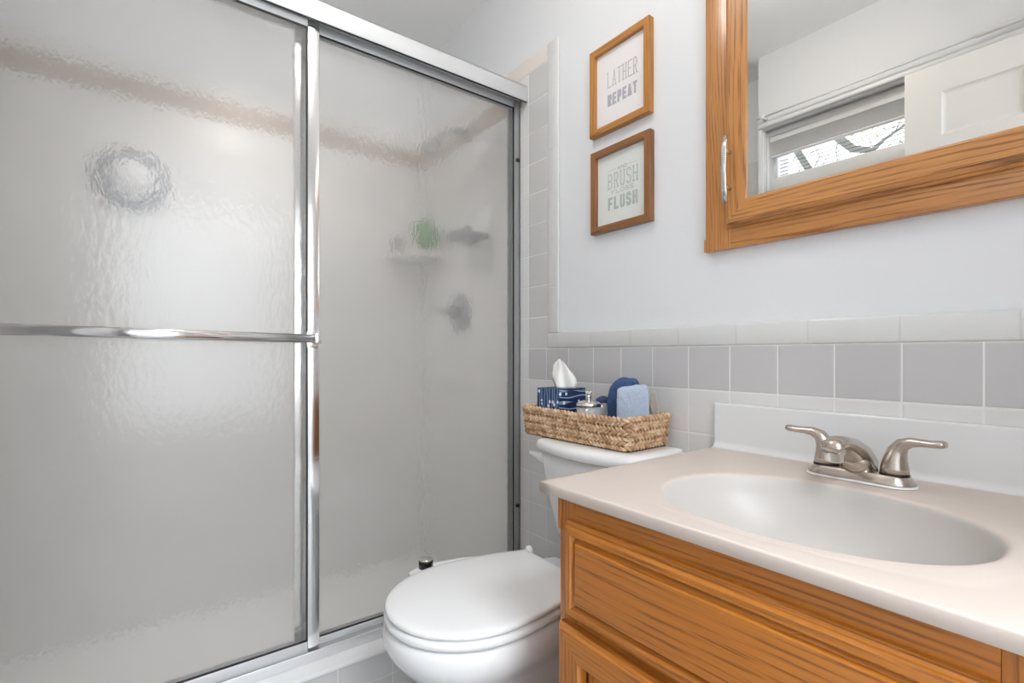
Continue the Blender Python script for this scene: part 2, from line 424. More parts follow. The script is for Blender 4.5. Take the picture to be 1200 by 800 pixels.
# ---- back-wall tile work
tf = .008   # tile thickness
struct('trim_1', MB().box(-1.3785, XR, D-tf, D, 0, 1.0417-T), M['tile_white'])
struct('trim_2', MB().box(-1.3785, XR, D-tf-.0003, D, 1.0417-T, 1.0417), M['tile_grey'])
struct('trim_3', MB().box(-1.277, XR, D-tf-.002, D, 1.0417, 1.0923, .004), M['cap_h'])
struct('trim_4', MB().box(-1.3785, -1.277, D-tf, D, 1.0417, 2.016), M['tile_col'])
struct('trim_5', MB().box(-1.277, -1.2225, D-tf-.002, D, 1.0923, 2.072, .004), M['cap_v'])
struct('trim_6', MB().box(XL+tf, -1.277, D-tf-.002, D, 2.016, 2.072, .004), M['cap_beige'])
# ---- shower surround
struct('trim_7', MB().box(XL, -1.3785, D-tf, D, 0, 2.016), M['tile_sh_x'])
sb = MB().box(XL, -1.42, D-tf-.002, D, 1.915, 1.995, .003).box(XL, XL+tf+.002, YS, D-tf, 1.915, 1.995, .003).box(XL+tf, -1.42, YS, YS+tf+.002, 1.915, 1.995, .003)
struct('trim_8', sb, plain('tan_shower_border', s2l(180, 164, 152), .3))
struct('wall_shower', MB().box(XL, XL+tf, YS, D-tf, 0, 2.05), M['tile_sh_y'])
struct('wall_shower_end', MB().box(XL+tf, -1.20, YS, YS+tf, 0, 2.016), M['tile_sh_x'])
struct('floor_shower', MB().box(XL+tf, -1.50, YS+tf, D-tf, 0, .06), M['curbcap'])
cb = MB().box(-1.50, -1.345, YS+tf, D-tf, 0, .180)
struct('trim_10', cb, M['tile_curb'])
struct('trim_11', MB().box(-1.51, -1.336, YS+tf, D-tf, .180, .193, .003), M['curbcap'])

# ---- window in the wall behind the camera (seen in the mirror)
wf = bpy.data.objects.new('window_1', None); sc.collection.objects.link(wf); wf.location = (WX0, YN, WZ0); wf['kind'] = 'structure'
def ring(mb, x0, x1, z0, z1, wd, y0, y1, bev=.003, top=None, bot=None):
    t_ = top or wd; b_ = bot or wd
    mb.box(x0, x1, y0, y1, z1-t_, z1, bev); mb.box(x0, x1, y0, y1, z0, z0+b_, bev)
    mb.box(x0, x0+wd, y0, y1, z0+b_, z1-t_, bev); mb.box(x1-wd, x1, y0, y1, z0+b_, z1-t_, bev)
cs = MB()
ring(cs, WX0, WX1, WZ0, WZ1, .004, YN-.05, YN-.012, .0015, top=.010)
ring(cs, WX0, WX1, WZ0, WZ1, .008, YN-.085, YN-.05, .002, top=.030)
struct('window_frame', cs, M['trimpaint'], wf)
ss = MB(); ring(ss, WX0+.008, WX1-.03, WZ0+.008, WZ1-.03, .016, YN-.125, YN-.095, .004, top=.050, bot=.090)
struct('sash', ss, M['trimpaint'], wf)
ca = MB(); ca.box(WX0-.01, WX1+.06, YN, YN+.014, WZ1-.004, WZ1+.016, .004); ca.box(WX0-.005, WX1+.02, YN, YN+.03, WZ0-.022, WZ0, .004)
ca.box(WX1-.002, WX1+.05, YN, YN+.012, WZ0, WZ1, .003)
struct('window_casing', ca, M['trimpaint'], wf)
struct('pane', MB().box(WX0+.02, WX1-.042, YN-.112, YN-.109, WZ0+.09, WZ1-.075), M['winglass'], wf)
sl = MB()
for k in range(5):
    z = WZ0+.115+k*.0175
    sl.box(WX0+.024, WX1-.045, YN-.138, YN-.1365, z, z+.0024)
struct('window_screen_bars', sl, M['slat'], wf)
# raised mini blind stacked under the window head
bm_, t_b, b_b = nt('translucent_blind_vinyl'); setp(b_b, Base_Color=rgb(s2l(240, 240, 240)), Roughness=.5)
trb = N(t_b, 'ShaderNodeBsdfTranslucent'); trb.inputs['Color'].default_value = (.95, .95, .95, 1)
mxb = N(t_b, 'ShaderNodeMixShader'); mxb.inputs[0].default_value = .65
t_b.links.new(b_b.outputs[0], mxb.inputs[1]); t_b.links.new(trb.outputs[0], mxb.inputs[2]); t_b.links.new(mxb.outputs[0], t_b.nodes['Material Output'].inputs['Surface'])
bd = thing('mini_blind', 'white mini blind drawn up under the window head, seen in the mirror', 'blind', ((WX0+WX1)/2, YN-.08, WZ1-.05))
build('head_rail', MB().box(WX0+.012, WX1-.012, YN-.078, YN-.054, WZ1-.058, WZ1-.032, .002), M['trimpaint'], bd)
for k in range(9):
    z = WZ1-.0625-k*.0066
    build('slat', MB().box(WX0+.014, WX1-.014, YN-.082, YN-.056, z-.0016, z, .0006), bm_, bd)
build('bottom_rail', MB().box(WX0+.014, WX1-.014, YN-.080, YN-.058, WZ1-.1325, WZ1-.1225, .003), M['trimpaint'], bd)
# tree outside the window
tr_ = thing('tree', 'bare grey tree limbs with a few leaves outside the high window, seen in the mirror', 'tree', (-1.9, -2.6, 0))
tb = MB()
tb.tube([(-1.2, -2.6, 0), (-1.3, -2.6, 1.2), (-1.62, -2.6, 2.0), (-1.93, -2.6, 2.62), (-2.06, -2.6, 2.88), (-2.35, -2.6, 3.5), (-2.5, -2.6, 4.2)], [.07, .06, .045, .030, .028, .022, .015], n=10)
tb.tube([(-2.02, -2.6, 3.2), (-1.80, -2.58, 3.0), (-1.70, -2.57, 2.84), (-1.60, -2.57, 2.72), (-1.46, -2.56, 2.66), (-1.38, -2.56, 2.72), (-1.22, -2.56, 2.80), (-1.0, -2.56, 2.86), (-.6, -2.56, 3.0)], [.02, .03, .032, .030, .024, .012, .010, .009, .005], n=8)
for k in range(34):
    a = R.uniform(0, 6.28); x0 = R.uniform(-2.2, -.9); z0 = R.uniform(2.55, 3.1)
    tb.tube([(x0, -2.6, z0), (x0+.08*math.cos(a), -2.6+R.uniform(-.1, .1), z0+.08*math.sin(a)), (x0+.18*math.cos(a+.5), -2.6+R.uniform(-.1, .1), z0+.18*math.sin(a+.5))], [.0045, .0035, .002], n=5)
build('trunk', tb, M['bark'], tr_)
lf = MB()
for k in range(150):
    c = Vector((R.gauss(-1.5, .35), R.uniform(-2.8, -2.4), R.gauss(2.85, .2))); d = Vector((R.uniform(-1, 1), R.uniform(-1, 1), R.uniform(-1, 1))).normalized()*.018
    e = d.cross(Vector((R.uniform(-1, 1), R.uniform(-1, 1), R.uniform(-1, 1)))).normalized()*.008
    lf.add([c-d, c+e, c+d, c-e], [[0, 1, 2, 3]])
o = build('leaves', lf, M['leaf'], tr_); o['kind'] = 'stuff'

# ---- curtain rod over the window
rd = thing('curtain_rod', 'thin white telescoping curtain rod above the window, reflected in the mirror', 'curtain rod', (-.5, YN+.03, 2.135))
build('rod', MB().tube([(-1.19, YN+.03, 2.135), (-.42, YN+.03, 2.135)], .004, n=10).tube([(-.42, YN+.03, 2.135), (XR-.001, YN+.03, 2.135)], .007, n=12), M['trimpaint'], rd)
build('bracket', MB().box(-.30, -.285, YN, YN+.04, 2.125, 2.147, .002), M['trimpaint'], rd)
build('bracket', MB().box(-1.17, -1.155, YN, YN+.04, 2.125, 2.147, .002), M['trimpaint'], rd)

# ---- the open panelled door standing in front of that wall
dr = bpy.data.objects.new('door_1', None); sc.collection.objects.link(dr); dr.location = (.13, -.12, .01); dr['kind'] = 'structure'
DX0, DX1, DY, DZ = -.598, .128, -.101, 2.045
db = MB()
def dbox(x0, x1, z0, z1): db.box(x0, x1, DY-.034, DY, z0, z1)
cols = [(DX0+.105, DX0+.310), (DX1-.310, DX1-.105)]
rows = [(.20, .80), (.92, 1.69), (1.79, 1.944)]
dbox(DX0, cols[0][0], .01, DZ); dbox(cols[1][1], DX1, .01, DZ); dbox(cols[0][1], cols[1][0], .01, DZ)
zz = [.01]+[z for r in rows for z in r]+[DZ]
for cx in cols:
    for i in range(0, len(zz), 2): dbox(cx[0], cx[1], zz[i], zz[i+1])
    for r in rows: db.box(cx[0], cx[1], DY-.028, DY-.008, r[0], r[1])
struct('door_slab', db, M['doorpaint'], dr)
pm = MB()
for cx in cols:
    for r in rows:
        pm.rects(cx[0], cx[1], r[0], r[1], [(0, 0), (.006, -.006), (.012, -.008)], DY, sgn=1, cap=False)
struct('panel_moulding', pm, M['doorpaint'], dr)
kn = MB().lathe([(.03, 0), (.03, .004), (.012, .008), (.011, .03), (.022, .036), (.027, .05), (.02, .062), (0, .064)], (DX1-.06, DY, .95), axis='Y')
struct('door_knob', kn, M['nickel'], dr)

# ------------------------------------------------------------------ lamps and added fill lights
vl = thing('vanity_light', 'three-globe bath light bar above the mirrored oak cabinet', 'wall lamp', (-.333, D, 2.13))
build('backplate', MB().box(-.58, -.086, D-.022, D, 2.10, 2.20, .006), M['nickel'], vl)
warm = emit('warm_lamp_glass', (1, .92, .83), VANITY_E)
for gx in (-.50, -.333, -.166):
    g = build('globe', MB().ball((gx, D-.125, 2.13), .052), warm, vl)
    build('socket', MB().lathe([(.022, -.02), (.022, -.072), (.03, -.082)], (gx, D, 2.15), axis='Y'), M['nickel'], g)
cl = thing('ceiling_light', 'round frosted dome ceiling light in the middle of the bathroom', 'ceiling lamp', (-.86, .44, CH))
build('lamp_shade', MB().lathe([(.13, 0), (.128, -.02), (.11, -.05), (.07, -.072), (0, -.08)], (-.86, .44, CH-.012)), emit('neutral_lamp_glass', (1, .96, .90), CEIL_E), cl)
build('rim', MB().lathe([(.14, 0), (.14, -.012), (.128, -.014)], (-.86, .44, CH)), M['nickel'], cl)
sl_ = thing('shower_fill_light', 'unseen fill light added on the ceiling over the shower', 'ceiling lamp', (-1.82, .35, CH))  # added fill, no known lamp here: brightens the shower interior
build('lens', MB().lathe([(.075, 0), (.07, -.012), (0, -.018)], (-1.82, .35, CH-.004)), emit('shower_fill_glow', (1, .97, .93), SHOWER_FILL_E), sl_)
tbm = MB(); tbm.loft([[(-1.82+r*math.cos(a), .35+r*math.sin(a), CH-h) for a in [2*PI*i/32 for i in range(32)]] for r, h in ((.080, 0), (.084, .125), (.080, .125), (.0765, .002))], cap0=False, cap1=False)  # tube shaped to keep this fill off the upper shower walls
build('fill_baffle', tbm, M['trimpaint'], sl_)
hl = thing('hall_fill_light', 'unseen fill light added on the hall ceiling beyond the doorway', 'ceiling lamp', (.75, .25, CH))  # added cool fill from the unseen hall, no known fixture
build('diffuser', MB().box(.45, 1.05, -.05, .55, CH-.05, CH-.012, .01), emit('cool_fill_glow', (.90, .95, 1.0), HALL_FILL_E*.3), hl)
build('frame', MB().box(.43, 1.07, -.07, .57, CH-.012, CH), M['trimpaint'], hl)

# ------------------------------------------------------------------ shower door: fixed frame
HX = -1.385
fr = thing('shower_door_frame', 'silver aluminium shower frame with header, jambs and bottom track on the curb', 'shower frame', (-1.43, .44, .193))
Y0, Y1 = YS+.010, D-tf-.002
hd = MB().box(HX-.004, HX, Y0, Y1, 1.921, 1.976, .0012).box(HX-.085, HX, Y0, Y1, 1.972, 1.976, .0012).box(HX-.089, HX-.085, Y0, Y1, 1.921, 1.976)
hd.box(HX-.047, HX-.043, Y0, Y1, 1.940, 1.973)
build('header', hd, M['satin'], fr)
build('header_seal', MB().box(HX-.0055, HX-.0008, Y0, Y1, 1.9188, 1.9212), M['gasket'], fr)
tk = MB().box(-1.475, -1.390, Y0, Y1, .1935, .197).box(-1.394, -1.390, Y0, Y1, .197, .222, .001).box(-1.475, -1.471, Y0, Y1, .197, .226).box(-1.434, -1.430, Y0, Y1, .197, .215)
build('bottom_track', tk, M['track'], fr)
for yy, nm in ((Y1, 'far'), (Y0, 'near')):
    a, b_ = (yy-.024, yy) if nm == 'far' else (yy, yy+.024)
    j = MB().box(-1.475, -1.428, b_-.003 if nm == 'far' else a, b_ if nm == 'far' else a+.003, .197, 1.935)
    j.box(-1.431, -1.428, a, b_, .197, 1.935); j.box(-1.475, -1.472, a, b_, .197, 1.935)
    jo = build('jamb', j, M['jambm'], fr)
    if nm == 'far':
        build('bumper', MB().box(-1.4275, -1.420, yy-.020, yy-.006, 1.716, 1.728, .002), M['black'], jo)
        build('bumper', MB().box(-1.4275, -1.420, yy-.020, yy-.006, .470, .482, .002), M['black'], jo)

# ---- two sliding panels
def panel(root, x, y0, y1, z0, z1, sl, sr, rt, rb, th=.018):
    """x = outer face; sl, sr stile widths (near, far), rt, rb rails"""
    st = MB().box(x-th, x, y1-sr, y1, z0, z1, .0015)
    build('stile', st, M['chrome'], root)
    build('stile', MB().box(x-th, x, y0, y0+sl, z0, z1, .0015), M['chrome'], root)
    build('top_rail', MB().box(x-th, x, y0+sl, y1-sr, z1-rt, z1, .0015), M['satin'], root)
    build('bottom_rail', MB().box(x-th, x, y0+sl, y1-sr, z0, z0+rb, .0015), M['satin'], root)
    gm = MB().box(x-.012, x-.007, y0+sl-.003, y1-sr+.003, z0+rb-.003, z1-rt+.003)
    gm.m = [0 if all(abs(gm.v[i][0]-(x-.007)) < 1e-6 for i in f) else 1 for f in gm.f]
    g = build('glass_pane', gm, [M['pane'], M['pane_in']], root)
    ga = MB(); e = .0030; xx = x-.0015
    ga.box(x-.007, xx, y1-sr-e, y1-sr, z0+rb, z1-rt); ga.box(x-.007, xx, y0+sl, y0+sl+e, z0+rb, z1-rt)
    ga.box(x-.007, xx, y0+sl, y1-sr, z1-rt-e, z1-rt); ga.box(x-.007, xx, y0+sl, y1-sr, z0+rb, z0+rb+e)
    build('gasket', ga, M['gasket'], root)
po = thing('shower_door_panel', 'left sliding shower door with rippled glass, chrome stile and towel bar', 'shower door', (-1.409, .08, .2), 'sliding shower doors')
panel(po, -1.400, YS+.012, .3925, .2000, 1.948, .03, .031, .044, .0475)
pi_ = thing('shower_door_panel', 'right sliding shower door of rippled glass, behind the toilet', 'shower door', (-1.449, .72, .2), 'sliding shower doors')
panel(pi_, -1.4355, .336, D-.021, .2000, 1.948, .034, .009, .032, .029)
# towel bar: flattened chrome tube with end brackets
tbz = 1.062; xb = -1.355
tbar = build('towel_bar', MB().tube([(xb, -.365, tbz+.009), (xb, .368, tbz)], .006, .0115, n=20, side=(1, 0, 0)), M['chrome'], po)
for yy in (.375, -.365):
    br = MB(); br.box(xb-.012, xb+.006, yy-.010, yy+.010, tbz-.014, tbz+.014, .004); br.box(-1.4, xb-.006, yy-.006, yy+.010, tbz-.008, tbz+.012, .003)
    br.box(-1.4005, -1.3985, yy-.016, yy+.014, tbz-.024, tbz+.020, .0008)
    build('bar_bracket', br, M['chrome'], tbar)

# ------------------------------------------------------------------ things inside the shower
sh = thing('shower_fixture', 'grey shower head on a bent arm, high on the tiled end wall', 'shower head', (-1.79, D-tf, 1.95))
build('arm', MB().tube([(-1.79, D-tf, 1.95), (-1.79, D-.05, 1.955), (-1.80, D-.10, 1.94), (-1.815, D-.14, 1.905)], .011, n=12), M['darkmetal'], sh)
build('flange', MB().lathe([(.032, 0), (.030, -.008), (.012, -.014)], (-1.79, D-tf, 1.95), axis='Y'), M['darkmetal'], sh)
hh = MB(); c0 = Vector((-1.815, D-.14, 1.905)); dirv = Vector((-.15, -.45, -.88)).normalized()
hh.tube([c0+dirv*k for k in (0, .02, .035, .055, .075, .08)], [.012, .014, .02, .042, .046, .03], n=20)
build('spray_head', hh, M['darkmetal'], sh)
va = thing('shower_valve', 'round chrome shower mixer with lever on the tiled end wall', 'shower valve', (-1.85, D-tf, 1.20))
build('escutcheon', MB().lathe([(.085, 0), (.083, -.006), (.06, -.014), (.03, -.018)], (-1.85, D-tf, 1.20), axis='Y'), M['darkmetal'], va)
build('lever', MB().lathe([(.028, -.018), (.026, -.055), (.02, -.065), (0, -.066)], (-1.85, D-tf, 1.20), axis='Y').tube([(-1.85, D-.06, 1.20), (-1.88, D-.07, 1.20), (-1.94, D-.075, 1.215)], [.014, .012, .010], n=10), M['darkmetal'], va)
cs_ = thing('corner_shelf', 'white ceramic shelf in the far corner of the shower', 'shelf', (XL+tf, D-tf, 1.48))
pts = [(XL+tf, D-tf)]+[(XL+tf+.20*math.cos(a), D-tf-.20*math.sin(a)) for a in [i*PI/2/14 for i in range(15)]]
q = MB().loft([[(x, y, 1.46) for x, y in pts], [(x, y, 1.482) for x, y in pts]], smooth=False)
build('shelf_board', q, M['china'], cs_)
lo = MB()
for k in range(9):
    lo.ball((XL+.165+R.uniform(-.03, .03), D-.085+R.uniform(-.02, .02), 1.558+R.uniform(-.028, .035)), .044, n=10)
tag(build('bath_pouf', lo, M['loofah'], base=(XL+.165, D-.085, 1.482)), 'green bath pouf on the corner shelf in the shower', 'bath sponge')
bo = thing('shampoo_bottle', 'pale bottle left of the green pouf on the corner shelf', 'bottle', (XL+.05, D-.165, 1.482))
build('bottle_body', MB().lathe([(.022, 0), (.024, .005), (.024, .07), (.012, .085)], (XL+.05, D-.165, 1.482)), plain('taupe_bottle', s2l(150, 146, 142), .4), bo)
build('cap', MB().lathe([(.013, 0), (.013, .03), (.01, .032)], (XL+.05, D-.165, 1.567)), M['seatplastic'], bo)
sd = thing('soap_dish', 'grey ceramic soap dish with backplate on the shower end wall', 'soap dish', (-1.69, D-tf, 1.5))
build('backplate', MB().box(-1.775, -1.615, D-.018, D-tf, 1.49, 1.61, .004), M['china'], sd)
dsh = MB().box(-1.775, -1.615, D-.11, D-.016, 1.478, 1.496, .006).box(-1.775, -1.615, D-.115, D-.10, 1.49, 1.512, .004)
build('dish', dsh, plain('grey_dish', s2l(140, 143, 147), .3), sd)
rm = thing('shower_mirror', 'round grey-rimmed shaving mirror on the long shower wall', 'mirror', (XL+tf, -.02, 1.63))
build('rim', MB().lathe([(.098, 0), (.106, .008), (.104, .018), (.086, .022), (.072, .016)], (XL+tf, -.02, 1.63), n=48, axis='X'), M['greyplastic'], rm)
build('mirror_glass', MB().lathe([(.071, .012), (.071, .0195)], (XL+tf, -.02, 1.63), n=48, axis='X'), plain('dull_mirror', s2l(226, 226, 228), .35, .0), rm)

# ------------------------------------------------------------------ toilet
TCX = -.937
def egg(z, W=.337, af=.188, yc=.588, yb=.834, Wb=.232, p=1.9, cx=TCX, grow=0, n=28):
    W += 2*grow; af += grow; yb += grow; Wb += 2*grow
    P = [(cx+W/2*math.cos(a), yc-af*math.sin(a)) for a in [PI*i/n for i in range(n+1)]]
    q = [i/n for i in range(1, n+1)]
    L = [(cx-(Wb/2+(W-Wb)/2*(1-t**p)), yc+(yb-yc)*t) for t in q]
    m = [(cx-Wb/2+Wb*k/6, yb) for k in range(1, 6)]
    Rr = [(2*cx-x, y) for x, y in L[::-1]]
    return [(x, y, z) for x, y in P+L+m+Rr[:-0 or None]]
to = thing('toilet', 'white two-piece toilet with closed lid beside the oak vanity', 'toilet', (TCX, .75, 0))
bw = MB()
bw.loft([egg(0, .21, .04, .58, .93, .20, 2), egg(.015, .21, .04, .58, .93, .20, 2), egg(.05, .19, .04, .59, .93, .18, 2), egg(.14, .18, .05, .59, .93, .17, 2), egg(.22, .19, .065, .588, .93, .17, 2),
         egg(.29, .205, .09, .588, .93, .17, 2), egg(.335, .23, .125, .588, .93, .18, 2), egg(.365, .268, .150, .588, .93, .19, 2), egg(.39, .308, .172, .588, .93, .20, 2), egg(.412, .332, .187, .588, .93, .20, 2), egg(.43, .341, .193, .588, .93, .20, 2),
         egg(.447, .341, .193, .588, .93, .20, 2), egg(.455, .334, .190, .588, .928, .198, 2), egg(.459, .322, .183, .588, .924, .19, 2)])
build('bowl', bw, M['china'], to)
se = MB().loft([egg(.462, grow=-.006), egg(.464, grow=0), egg(.470, grow=.003), egg(.478, grow=.002), egg(.4815, grow=-.004)])
build('seat', se, M['seatplastic'], to)
le = MB().loft([egg(.4835, grow=-.006), egg(.485, grow=-.001), egg(.490, grow=.001), egg(.4945, grow=-.001), egg(.497, grow=-.006), egg(.4985, grow=-.02), egg(.501, grow=-.06), egg(.5025, grow=-.10)])
build('lid', le, M['seatplastic'], to)
for sx in (-1, 1):
    build('hinge', MB().lathe([(.011, 0), (.012, .02), (.011, .034), (.006, .042), (0, .043)], (TCX+sx*.122, .850, .456)), M['seatplastic'], to)
# tank: rounded front, tapering down
def rrect(x0, x1, y0, y1, z, r, bow=0, n=6):
    P = []
    for cx, cy, a0 in ((x1-r, y1-r, 0), (x0+r, y1-r, PI/2), (x0+r, y0+r, PI), (x1-r, y0+r, 1.5*PI)):
        for i in range(n+1):
            a = a0+i*PI/2/n; P.append([cx+r*math.cos(a), cy+r*math.sin(a), z])
    # bowed front edge
    k = []
    for i, p in enumerate(P): k.append(p)
    m = (n+1)*3-1
    A, B = k[m], k[m+1]
    ins = [[A[0]+(B[0]-A[0])*t/10, y0-bow*math.sin(PI*t/10), z] for t in range(1, 10)]
    return k[:m+1]+ins+k[m+1:]
TKX = -.910
tkb = MB().loft([rrect(TKX-.135, TKX+.135, .975, 1.085, .458, .03, .012), rrect(TKX-.150, TKX+.150, .960, 1.09, .475, .03, .014), rrect(TKX-.158, TKX+.158, .945, 1.09, .52, .03, .016),
                 rrect(TKX-.165, TKX+.165, .925, 1.09, .60, .03, .018), rrect(TKX-.172, TKX+.172, .906, 1.09, .70, .03, .02), rrect(TKX-.174, TKX+.174, .902, 1.09, .751, .03, .02)])
build('tank', tkb, M['china'], to)
tl = MB().loft([rrect(TKX-.176, TKX+.176, .896, 1.095, .752, .03, .022), rrect(TKX-.183, TKX+.183, .888, 1.1, .757, .034, .024), rrect(TKX-.184, TKX+.184, .886, 1.1, .770, .034, .024),
                rrect(TKX-.182, TKX+.182, .889, 1.1, .779, .032, .024), rrect(TKX-.176, TKX+.176, .897, 1.095, .785, .028, .022), rrect(TKX-.15, TKX+.15, .92, 1.08, .7865, .02, .018)])
build('tank_lid', tl, M['china'], to)
fl = MB().lathe([(.018, 0), (.018, -.006), (.010, -.016)], (TKX-.172, .935, .722), axis='X')
fl.tube([(TKX-.180, .934, .722), (TKX-.190, .930, .724), (TKX-.205, .922, .729), (TKX-.222, .912, .735)], [.015, .016, .009, .006], [.008, .010, .006, .005], n=14, side=(0, 0, 1))
build('flush_lever', fl, M['seatplastic'], to)
# side arm with control dial clipped under the seat
ar = MB().tube([(-1.05, .815, .457), (-1.10, .79, .458), (-1.14, .745, .459), (-1.162, .69, .459), (-1.174, .63, .459), (-1.178, .585, .458), (-1.174, .553, .456)], [.016, .020, .020, .019, .019, .019, .010], [.008, .009, .009, .009, .009, .009, .006], n=16, side=(1, .3, 0))
arm = build('washlet_arm', ar, M['seatplastic'], to)
build('dial', MB().lathe([(.0185, 0), (.0185, .017), (.017, .019)], (-1.170, .596, .4665)), M['black'], arm)
build('dial_cap', MB().lathe([(.0172, 0), (.0165, .004), (.012, .005), (0, .005)], (-1.170, .596, .485)), M['nickelbright'], arm)

# ------------------------------------------------------------------ vanity cabinet
VX0, VX1, VY = -.627, -.047, .572
vn = thing('vanity_cabinet', 'golden oak vanity cabinet under the beige sink top', 'cabinet', ((VX0+VX1)/2, .83, 0))
vb = MB()
vb.box(VX0, VX0+.016, VY+.018, D-.012, .0, .783, mi=1); vb.box(VX1-.016, VX1, VY+.018, D-.012, .0, .783, mi=1)
vb.box(VX0+.016, VX1-.016, D-.020, D-.012, .10, .783); vb.box(VX0+.016, VX1-.016, VY+.018, D-.02, .10, .116); vb.box(VX0+.016, VX1-.016, VY+.075, VY+.09, 0, .10)
build('carcass', vb, [M['van_h'], M['van_v']], vn)
ff = MB()
ff.box(VX0, VX0+.040, VY, VY+.018, .10, .783, .0012, mi=1); ff.box(VX1-.040, VX1, VY, VY+.018, .10, .783, .0012, mi=1)
ff.box(VX0+.040, VX1-.040, VY, VY+.018, .755-.015, .783, mi=0); ff.box(VX0+.040, VX1-.040, VY, VY+.018, .570, .60, mi=0); ff.box(VX0+.040, VX1-.040, VY, VY+.018, .10, .145, mi=0)
ff.box(VX0+.04, VX1-.04, VY+.012, VY+.018, .60, .740, mi=0)
ff.box(VX0-.004, VX0+.004, VY-.002, VY+.016, .725, .783, .001, mi=1)
build('face_frame', ff, [M['van_h'], M['van_v']], vn)
# raised-panel false drawer front: lipped edge, cove, bead, raised field
ffz0, ffz1, fx0, fx1 = .592, .748, VX0+.024, VX1-.024
dfp = MB().rects(fx0, fx1, ffz0, ffz1, [(0, 0), (0, .007), (.002, .010), (.005, .012), (.006, .016), (.010, .0185), (.018, .0185), (.021, .015), (.024, .0105), (.0275, .0135), (.030, .0185), (.032, .019)], VY, back=True)
build('drawer_front', dfp, [M['van_h'], M['van_v']], vn)
# two doors, raised frame with recessed panel
mid = (VX0+VX1)/2
for k, (a, b_) in enumerate(((VX0+.012, mid-.002), (mid+.002, VX1-.012))):
    dd = MB().rects(a, b_, .125, .578, [(0, 0), (0, .010), (.003, .016), (.008, .019), (.048, .019), (.052, .014), (.054, .004)], VY, cap=False, back=True)
    dob = build('door', dd, [M['van_h'], M['van_v']], vn)
    dp = MB().rects(a+.056, b_-.056, .181, .522, [(0, .001), (.004, .006), (.022, .015), (.03, .0155)], VY, back=True)
    build('door_panel', dp, [M['van_v'], M['van_v']], dob)
    gp = MB().box(a+.050, b_-.050, VY-.003, VY-.0005, .175, .528); build('panel_groove', gp, M['dark_oak'], dob)
    kx = b_-.028 if k == 0 else a+.028
    build('knob', MB().lathe([(.006, -.018), (.006, -.03), (.014, -.036), (.015, -.043), (.009, -.048), (0, -.049)], (kx, VY, .50), axis='Y'), M['nickelbright'], dob)

# ------------------------------------------------------------------ sink top
CX0, CX1, CY0, CY1, CZ = -.656, -.018, .550, 1.105, .803
SX, SY, SA, SB = -.320, .768, .207, .163
tp = thing('sink_top', 'beige cultured marble vanity top with moulded oval basin and backsplash', 'sink', ((CX0+CX1)/2, .83, .785))
n = 144
def rectpt(a):
    dx, dy = math.cos(a)*SA, math.sin(a)*SB
    tx = ((CX1-SX)/dx if dx > 0 else (CX0-SX)/dx) if abs(dx) > 1e-9 else 1e9
    ty = ((CY1-SY)/dy if dy > 0 else (CY0-SY)/dy) if abs(dy) > 1e-9 else 1e9
    t_ = min(tx, ty); return Vector((SX+dx*t_, SY+dy*t_, 0))
angs = [2*PI*i/n for i in range(n)]
# snap nearest angles to the four corners
for cx in (CX0, CX1):
    for cy in (CY0, CY1):
        a = math.atan2((cy-SY)/SB, (cx-SX)/SA) % (2*PI)
        k = min(range(n), key=lambda i: abs((angs[i]-a+PI) % (2*PI)-PI)); angs[k] = a
def se_pt(a, r):
    c_, s_ = math.cos(a), math.sin(a); e = 2/2.15
    return SX+SA*r*math.copysign(abs(c_)**e, c_), SY+SB*r*math.copysign(abs(s_)**e, s_)
rings = []
for r in (.06, .15, .25, .35, .45, .55, .65, .74, .82, .88, .93, .965, .985, 1.0, 1.012, 1.03, 1.05):
    if r <= .965: z = CZ-.004-.125*(1-r**2.6)**.75
    else: z = CZ-{.985: .0085, 1.0: .0045, 1.012: .0025, 1.03: .0014, 1.05: .001}.get(r, .004)
    rings.append([(se_pt(a, r)[0], se_pt(a, r)[1], z) for a in angs])
for fr_, z in ((.10, CZ-.0008), (.2, CZ-.0006), (.26, CZ-.0004), (.30, CZ-.0010), (.36, CZ), (.9, CZ)):
    rr = []
    for a in angs:
        x, y = se_pt(a, 1.05); q = rectpt(a)
        m_ = min(1, fr_)
        lim = Vector((x, y, 0)).lerp(q, m_)
        rr.append((lim.x, lim.y, z))
    rings.append(rr)
def ins(d, z): return [(min(max(rectpt(a).x, CX0+d), CX1-d), min(max(rectpt(a).y, CY0+d), CY1-d), z) for a in angs]
rings += [ins(.0025, CZ), ins(.0008, CZ-.0008), ins(0, CZ-.0025), ins(0, CZ-.0172), ins(.001, CZ-.018), ins(.03, CZ-.018)]
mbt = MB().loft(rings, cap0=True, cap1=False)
for r in (1.06, .9, .6, .2):     # underside of the basin
    pass
und = []
for r in (1.035, .95, .8, .6, .3, .08): und.append([(se_pt(a, r)[0], se_pt(a, r)[1], CZ-.018 if r > 1 else CZ-.014-.125*(1-(r*.96)**2.6)**.75-.004) for a in angs])
mbt.loft([rings[-1]]+und, cap0=False, cap1=True)
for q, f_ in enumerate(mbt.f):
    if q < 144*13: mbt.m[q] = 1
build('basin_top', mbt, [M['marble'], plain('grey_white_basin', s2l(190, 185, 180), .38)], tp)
bs = MB(); prof = [(CY1-.001, CZ-.001), (1.078, CZ-.0005), (1.085, CZ+.0015), (1.0905, CZ+.006), (1.0925, CZ+.014), (1.0925, CZ+.098), (1.0935, CZ+.1015), (1.096, CZ+.103), (1.106, CZ+.103), (1.1065, CZ+.1)]
prof += [(1.1065, CZ-.001)]
bs.loft([[(CX0, y, z) for y, z in prof], [(CX1, y, z) for y, z in prof]], smooth=True)
autosmooth(build('backsplash', bs, M['splash'], tp), 50)
build('drain', MB().lathe([(.03, 0), (.028, .003), (.02, .0035), (.019, -.002), (0, -.002)], (SX, SY, CZ-.1270)), M['nickelbright'], tp)

